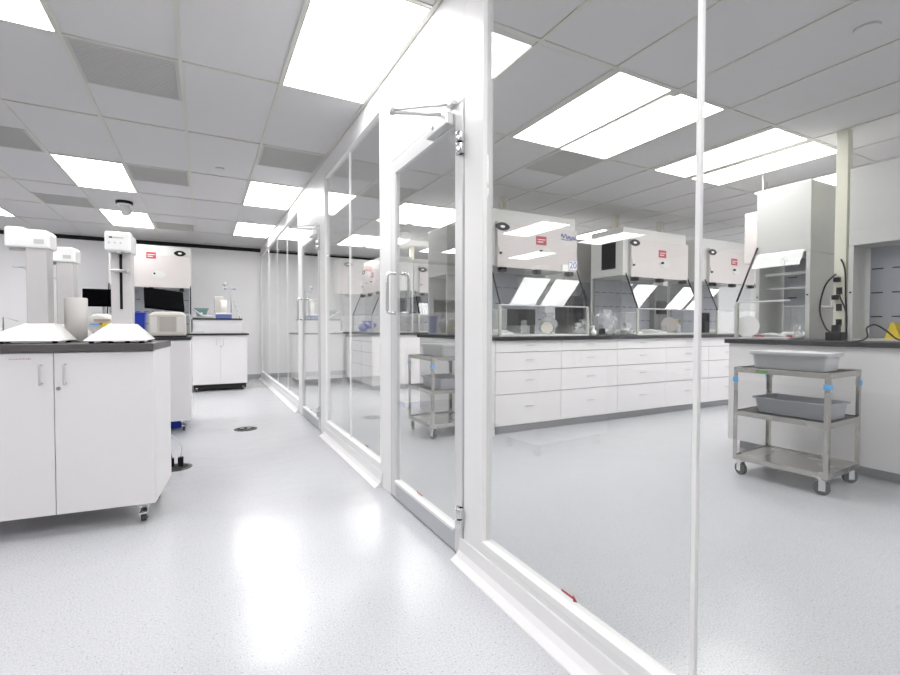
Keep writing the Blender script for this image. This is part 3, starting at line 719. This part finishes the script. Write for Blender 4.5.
def blob(rx, ry, rz, seed, m, name, parent, loc=(0, 0, 0), amp=.25):
    bm = bmesh.new(); bmesh.ops.create_icosphere(bm, subdivisions=3, radius=1)
    rnd = random.Random(seed); ds = [(Vector((rnd.uniform(-1, 1), rnd.uniform(-1, 1), rnd.uniform(-1, 1))).normalized(), rnd.uniform(-amp, amp)) for _ in range(26)]
    for v in bm.verts:
        k = 1 + sum(a * max(0, v.co.normalized().dot(d) - .72) * 3 for d, a in ds)
        v.co *= k; v.co = Vector((v.co.x * rx, v.co.y * ry, max(v.co.z, -.9) * rz + .9 * rz))
    me = bpy.data.meshes.new(name); bm.to_mesh(me); bm.free(); me.materials.append(M[m])
    o = bpy.data.objects.new(name, me); C.objects.link(o); o.parent = parent; o.location = loc
    return o
blob(.16, .12, .13, 3, 'paper', 'bag_body', t)
MB().box(-.05, .09, -.125, -.115, .17, .19, 0).box(.0, .09, -.127, -.117, .11, .15, 1).box(-.08, .02, -.127, -.118, .13, .145, 2).build('print', ['orange', 'yellow', 'tag'], t)
for c in kids(t):
    if c.name.startswith('print'): c.location = (0, -.012, .0)
t = thing('parts_tray', 'low white tray left of the bag of supplies', 'tray', (-1.27, 6.0, 1.03)); MB().frustum(-.12, .12, -.08, .08, 0, -.13, .13, -.09, .09, .07).build('tray_body', 'inst', t, bevel=.008); MB().box(-.09, .09, -.05, .05, .07, .095).build('tray_lid', 'greyl', t, bevel=.006)
# blue bin under the middle bench
tag(MB().frustum(-.60, -.22, 6.05, 6.35, .0, -.62, -.20, 6.03, 6.37, .10).build('floor_tray', 'blue', bevel=.004), 'flat dark blue tray on the floor under the middle cabinet', 'tray')
# far cabinet contents
t = thing('titrator', 'beige instrument with a dark blue foot and a tall clamp on the far drawer box', 'lab instrument', (.33, 9.52, 1.29))
MB().box(-.13, .13, -.09, .09, 0, .075).build('foot', 'ink', t, bevel=.008)
MB().box(-.135, .135, -.095, .095, .075, .105).build('tray', 'inst', t, bevel=.006)
MB().box(-.15, .0, .0, .08, .105, .40).build('housing', 'beiged', t, bevel=.01)
MB().cyl((.0, -.02, .105), (.0, -.02, .33), .055, n=24).build('cylinder', 'paper', t)
MB().tube([(.13, .03, .0), (.13, .03, .60)], .010, n=10).build('rod', 'greyp', t)
MB().tube([(.13, .03, .55), (.04, .0, .55)], .010).tube([(.13, .03, .55), (.19, .0, .55)], .010).cyl((.04, 0, .53), (.04, 0, .58), .028, n=14).cyl((.0, -.02, .60), (.05, -.02, .66), .03, n=14).cyl((.20, 0, .535), (.20, 0, .57), .022, n=14).build('clamp', 'greyp', t)
cord([(.50, 9.53, 1.62), (.53, 9.50, 1.5), (.58, 9.48, 1.38), (.60, 9.45, 1.30)], .008, 'brown tube dangling right of the far clamp stand', 'steel')
t = thing('green_box', 'grey-green open box on the far drawer box', 'box', (-.03, 9.62, 1.29)); MB().frustum(-.06, .06, -.06, .06, 0, -.11, .11, -.10, .10, .17).build('box_body', 'green', t, bevel=.004); MB().box(-.12, .12, -.11, .11, .17, .185).build('box_rim', 'green', t)
t = thing('pipette_tray', 'low grey tray of tools before the grey-green box', 'tray', (.0, 9.40, 1.29)); MB().frustum(-.16, .16, -.06, .06, 0, -.18, .18, -.07, .07, .03).build('tray_body', 'greyl', t, bevel=.003); MB().tube([(-.16, 0, .16), (-.02, 0, .05), (.16, 0, .045)], .014).tube([(-.05, .03, .05), (-.02, .02, .10)], .016).build('tool', 'instc', t)
tag(MB().frustum(-.19, .02, 9.22, 9.30, 1.02, -.17, -.0, 9.23, 9.29, 1.06).build('notebook', 'greyl', bevel=.003), 'grey flat case on the thin far worktop, left of the drawer box', 'case')
tag(MB().box(-.215, -.17, 9.30, 9.40, 1.02, 1.27).build('black_case', 'black', bevel=.006), 'narrow black box between the hood and the far drawer box', 'box')

# floor outlets
def outlet(x, y, lab, plugs):
    t = thing('floor_outlet', lab, 'floor outlet', (x, y, 0), 0, 'round floor outlets')
    MB().lathe([(0, .006), (.10, .006), (.118, .004), (.12, 0), (0, 0)], n=36).build('ring', 'chromed', t)
    MB().cyl((0, 0, .004), (0, 0, .008), .09, n=32).build('cover', 'matte', t)
    for a in (-.035, .035): MB().box(a - .018, a + .018, -.03, .03, .008, .012).build('flap', 'steel', t)
    if plugs:
        for x_, y_ in ((-.03, .0), (.035, .01)):
            p = MB().box(x_ - .02, x_ + .02, y_ - .02, y_ + .02, .012, .08).build('plug', 'black', t, bevel=.003)
    return t
M['chromed'] = mat('dark_ring', (.05, .05, .05), .35, .4)
outlet(.405, 5.64, 'empty round black floor outlet in the middle of the aisle', False)
outlet(-.21, 4.36, 'round black floor outlet with plugs beside the nearest cabinet', True)
cord([(-.24, 4.36, .08), (-.26, 4.38, .14), (-.30, 4.45, .12), (-.36, 4.6, .03), (-.5, 4.8, .008)], .008, 'black cable arching from the floor outlet under the bench')
cord([(-.175, 4.37, .08), (-.17, 4.38, .16), (-.22, 4.46, .22), (-.34, 4.7, .3), (-.45, 4.9, .5)], .004, 'thin pale cable rising from the floor outlet', 'greyl')

# ------------------------------------------------------------------ bench clutter in the glazed lab
def make_balance(shield=True):
    t = thing('balance', 'x', 'balance')
    MB().prism([(-.17, .0), (-.17, .018), (-.05, .05), (.13, .05), (.13, 0)], 0, -.10, .10).build('body', 'inst', t, bevel=.006)
    MB().box(-.06, .06, -.155, -.10, .030, .0315).build('display', 'greyl', t, loc=(0, 0, .0))
    MB().cyl((0, .04, .05), (0, .04, .062), .045, n=24).build('pan', 'steel', t)
    if shield:
        a = [(-.10, -.096, -.05, .13), (.096, .10, -.05, .13), (-.095, .095, .126, .13), (-.095, .095, -.05, -.046)]
        for x0, x1, y0, y1 in a: MB().box(x0, x1, y0, y1, .051, .28).build('shield_pane', 'shield', t)
        MB().box(-.10, .10, -.05, .13, .28, .288).build('shield_top', 'shield', t)
        e = MB()
        for x in (-.10, .094):
            for y in (-.05, .124): e.box(x, x + .006, y, y + .006, .05, .289)
        e.box(-.10, .10, -.051, -.045, .284, .292).box(-.10, .10, .125, .131, .284, .292).box(-.101, -.095, -.05, .13, .284, .292).box(.095, .101, -.05, .13, .284, .292).build('shield_frame', 'greyl', t)
    return t
bal = make_balance(); bal2 = make_balance(False)
Zd = WT + .018
place(bal, False, (3.02, 4.52, Zd), .1, 'balance with clear draft shield at the left inside the first hood', 'shielded balances')
place(bal, True, (4.93 + .22, 4.50, Zd), 0, 'balance with draft shield at the left inside the middle hood', 'shielded balances')
place(bal, True, (4.86, 2.30, 1.053), -PI / 2 + .1, 'balance with tall draft shield inside the tall white hood', 'shielded balances')
place(bal2, False, (5.62, 4.48, Zd), .0, 'small open balance in the middle of the middle hood', 'open balances')
place(bal2, True, (6.92, 4.5, Zd), .2, 'small open balance inside the third hood', 'open balances')
def bag(lab, x, y, z, rx, ry, rz, seed, m='bag'):
    t = thing('plastic_bag', lab, 'bag', (x, y, z)); blob(rx, ry, rz, seed, m, 'bag_body', t, amp=.5)
    MB().frustum(-rx * .3, rx * .3, -ry * .2, ry * .2, rz * 1.6, -rx * .5, rx * .5, -ry * .3, ry * .3, rz * 2.2).build('bag_neck', m, t)
bag('crumpled clear bag at the right inside the first hood', 3.80, 4.55, Zd, .15, .12, .12, 11)
bag('crumpled clear bag between the first two hoods', 4.28, 4.45, WT, .12, .10, .09, 12)
bag('crumpled clear bag standing left of the middle hood', 4.62, 4.40, WT, .15, .12, .15, 13)
bag('loose clear bag before the middle hood', 4.76, 4.17, WT, .11, .07, .07, 14)
bag('bluish plastic bag on the farther island end', 3.1, 8.08, 1.035, .18, .14, .09, 15, 'bagb')
bag('second bluish bag at the island end above the drawers', 2.80, 8.75, 1.035, .14, .30, .10, 16, 'bagb')
bag('crumpled clear bag on the long bench end behind the door glass', 2.95, 5.0, WT, .12, .14, .1, 17)
t = thing('black_terminal', 'black boxy terminal standing inside the first hood', 'terminal', (3.45, 4.74, Zd)); MB().box(-.20, .26, -.05, .05, .10, .31).build('case', 'black', t, bevel=.01); MB().box(-.2, -.17, -.03, .03, 0, .10).box(.23, .26, -.03, .03, 0, .10).build('leg', 'black', t)
t = thing('sample_dish', 'cream round dish leaning inside the first hood', 'dish', (3.62, 4.36, Zd)); MB().cyl((0, 0, .075), (.01, .02, .08), .07, n=28).build('dish_plate', 'beige', t); MB().box(-.03, .03, -.01, .05, 0, .02).build('dish_foot', 'greyl', t)
def disc(lab, x, y, z, r, m, rz):
    t = thing('round_filter', lab, 'filter', (x, y, z), rz); MB().cyl((0, -.012, r), (0, .012, r), r, n=36).build('face', m, t, bevel=.003); MB().cyl((0, -.014, r), (0, -.012, r), r * .4, n=24).build('hub', m, t); MB().box(-.04, .04, -.03, .04, 0, .006).build('foot', 'greyl', t)
disc('silver round filter standing at the right inside the middle hood', 5.93, 4.45, Zd, .115, 'silver', -.5)
disc('white round filter standing at the left end of the right bench', 4.52, 2.56, 1.053, .10, 'inst', -1.0)
disc('small black disc standing left of the middle hood', 4.46, 4.30, WT, .045, 'black', -.5)
t = thing('spray_bottle', 'small white bottle with a yellow cap beside the middle hood', 'bottle', (6.30, 4.60, WT)); MB().lathe([(0, .001), (.055, .001), (.058, .02), (.058, .13), (.02, .16), (.02, .18)], n=24).build('body', 'greyl', t); MB().cyl((0, 0, .18), (0, 0, .225), .028, .018, n=14).build('cap', 'yellow', t)
t = thing('spray_bottle', 'white squat bottle between the first two hoods', 'bottle', (4.26, 4.25, WT)); MB().lathe([(0, .001), (.035, .001), (.036, .05), (.015, .075), (.012, .1)], n=20).build('body', 'inst', t); MB().cyl((0, 0, .1), (0, 0, .12), .014, n=14).build('cap', 'inst', t)
t = thing('equipment_tower', 'tall black equipment tower in the gap between the first two hoods', 'equipment', (4.42, 4.85, WT)); MB().box(-.16, .14, -.12, .12, 0, .52).build('case', 'black', t, bevel=.01); MB().box(-.12, .10, -.135, -.12, .3, .5).build('screen', 'screen', t); MB().tube([(.1, -.1, .52), (.14, -.12, .60), (.2, -.1, .5), (.2, -.1, .1)], .014).build('cable', 'black', t)
t = thing('equipment_tower', 'narrow black equipment tower between the middle and third hoods', 'equipment', (6.22, 4.92, WT)); MB().box(-.16, .14, -.12, .12, 0, .74).build('case', 'gap', t, bevel=.01); MB().box(-.12, .10, -.135, -.12, .3, .5).build('screen', 'screen', t)
t = thing('equipment_tower', 'low black equipment box right of the glazing strip', 'equipment', (6.66, 4.40, Zd)); MB().box(-.06, .06, -.05, .05, 0, .30).build('case', 'black', t, bevel=.006); MB().box(-.04, .04, -.055, -.05, .18, .27).build('screen', 'screen', t)
def beaker(lab, x, y, z, r, h, m='shield'):
    t = thing('beaker', lab, 'beaker', (x, y, z)); MB().lathe([(0, .001), (r, .001), (r, h), (r + .004, h + .004), (r - .003, h + .002), (r - .003, .004), (0, .004)], n=24).build('beaker_wall', m, t)
    MB().cyl((0, 0, .0045), (0, 0, h * .35), r - .0035, n=24).build('contents', 'pale', t)
beaker('short clear beaker in front of the black terminal in the first hood', 3.35, 4.45, Zd, .04, .10)
beaker('tall clear beaker between the dish and the balance in the first hood', 3.42, 4.55, Zd, .035, .16)
beaker('clear beaker beside the silver round filter', 5.78, 4.42, Zd, .035, .09)
beaker('squat clear beaker on the worktop in the gap left of the middle hood', 4.45, 4.18, WT, .045, .09)
beaker('clear beaker on the right bench in front of the tall white hood', 4.66, 2.20, 1.035, .035, .12)
# clutter on right bench
t = thing('tool_tray', 'white tray of small tools at the foot of the tall white hood', 'tray', (4.56, 2.36, 1.035)); MB().frustum(-.06, .06, -.16, .14, 0, -.07, .07, -.18, .16, .022).build('tray_body', 'inst', t, bevel=.004); MB().tube([(-.02, -.12, .03), (.0, .0, .05), (.0, .14, .03)], .013).tube([(.03, -.1, .03), (.03, .02, .035)], .016).build('tool', 'greyl', t); MB().box(-.06, -.02, .06, .12, .022, .04).box(.0, .05, -.14, -.09, .022, .04).build('red_clip', 'red', t)
t = thing('card_holder', 'white angled card holder standing beside the tall white hood', 'card holder', (4.98, 2.07, 1.035))
MB().tube([(0, 0, 0), (0, 0, .30)], .006).box(-.04, .04, -.03, .03, 0, .008).build('stem', 'greyp', t)
MB().hexa([(-.16, -.05, .285), (.10, -.05, .265), (.10, .03, .27), (-.16, .03, .29)], [(-.16, -.05, .297), (.10, -.05, .277), (.10, .03, .282), (-.16, .03, .302)]).hexa([(-.04, .0, .30), (.10, .0, .285), (.10, .012, .285), (-.04, .012, .30)], [(.03, .03, .40), (.10, .03, .42), (.10, .042, .42), (.03, .042, .40)]).build('card', 'pale', t)
t = thing('caution_sign', 'small yellow folded marker inside the hood at the right edge', 'marker', (4.92, 1.635, 1.053)); MB().prism([(-.05, 0), (.05, 0), (.01, .13), (-.01, .13)], 0, -.04, .04).build('marker_body', 'yellow', t, bevel=.002); MB().box(-.02, .02, -.053, -.045, .02, .05).build('marker_symbol', 'red', t)

# ------------------------------------------------------------------ camera
f, yaw, pitch, roll = 465.22, .4873, -.0236, .0012
cy, sy, cp, sp_ = math.cos(yaw), math.sin(yaw), math.cos(pitch), math.sin(pitch)
fwd = Vector((sy * cp, cy * cp, sp_)); right = Vector((cy, -sy, 0)); up = right.cross(fwd)
r2 = right * math.cos(roll) + up * math.sin(roll); u2 = -right * math.sin(roll) + up * math.cos(roll)
cd = bpy.data.cameras.new('camera'); cam = bpy.data.objects.new('camera', cd); C.objects.link(cam)
cam.matrix_world = Matrix(((r2.x, u2.x, -fwd.x, 0), (r2.y, u2.y, -fwd.y, 0), (r2.z, u2.z, -fwd.z, 1.148), (0, 0, 0, 1)))
cd.sensor_width = 36; cd.lens = f / 900 * 36; cd.clip_start = .05
S = bpy.context.scene; S.camera = cam
w = bpy.data.worlds.new('world'); S.world = w; w.use_nodes = True
w.node_tree.nodes['Background'].inputs[0].default_value = (.8, .85, .9, 1); w.node_tree.nodes['Background'].inputs[1].default_value = .3
S.view_settings.view_transform = 'Standard'; S.view_settings.look = 'None'; S.view_settings.exposure = 0.17; S.view_settings.gamma = 1
S.view_settings.use_curve_mapping = False
S.cycles.max_bounces = 14; S.cycles.diffuse_bounces = 8; S.cycles.glossy_bounces = 6; S.cycles.transparent_max_bounces = 40
S.cycles.use_denoising = True; S.cycles.sample_clamp_indirect = 10
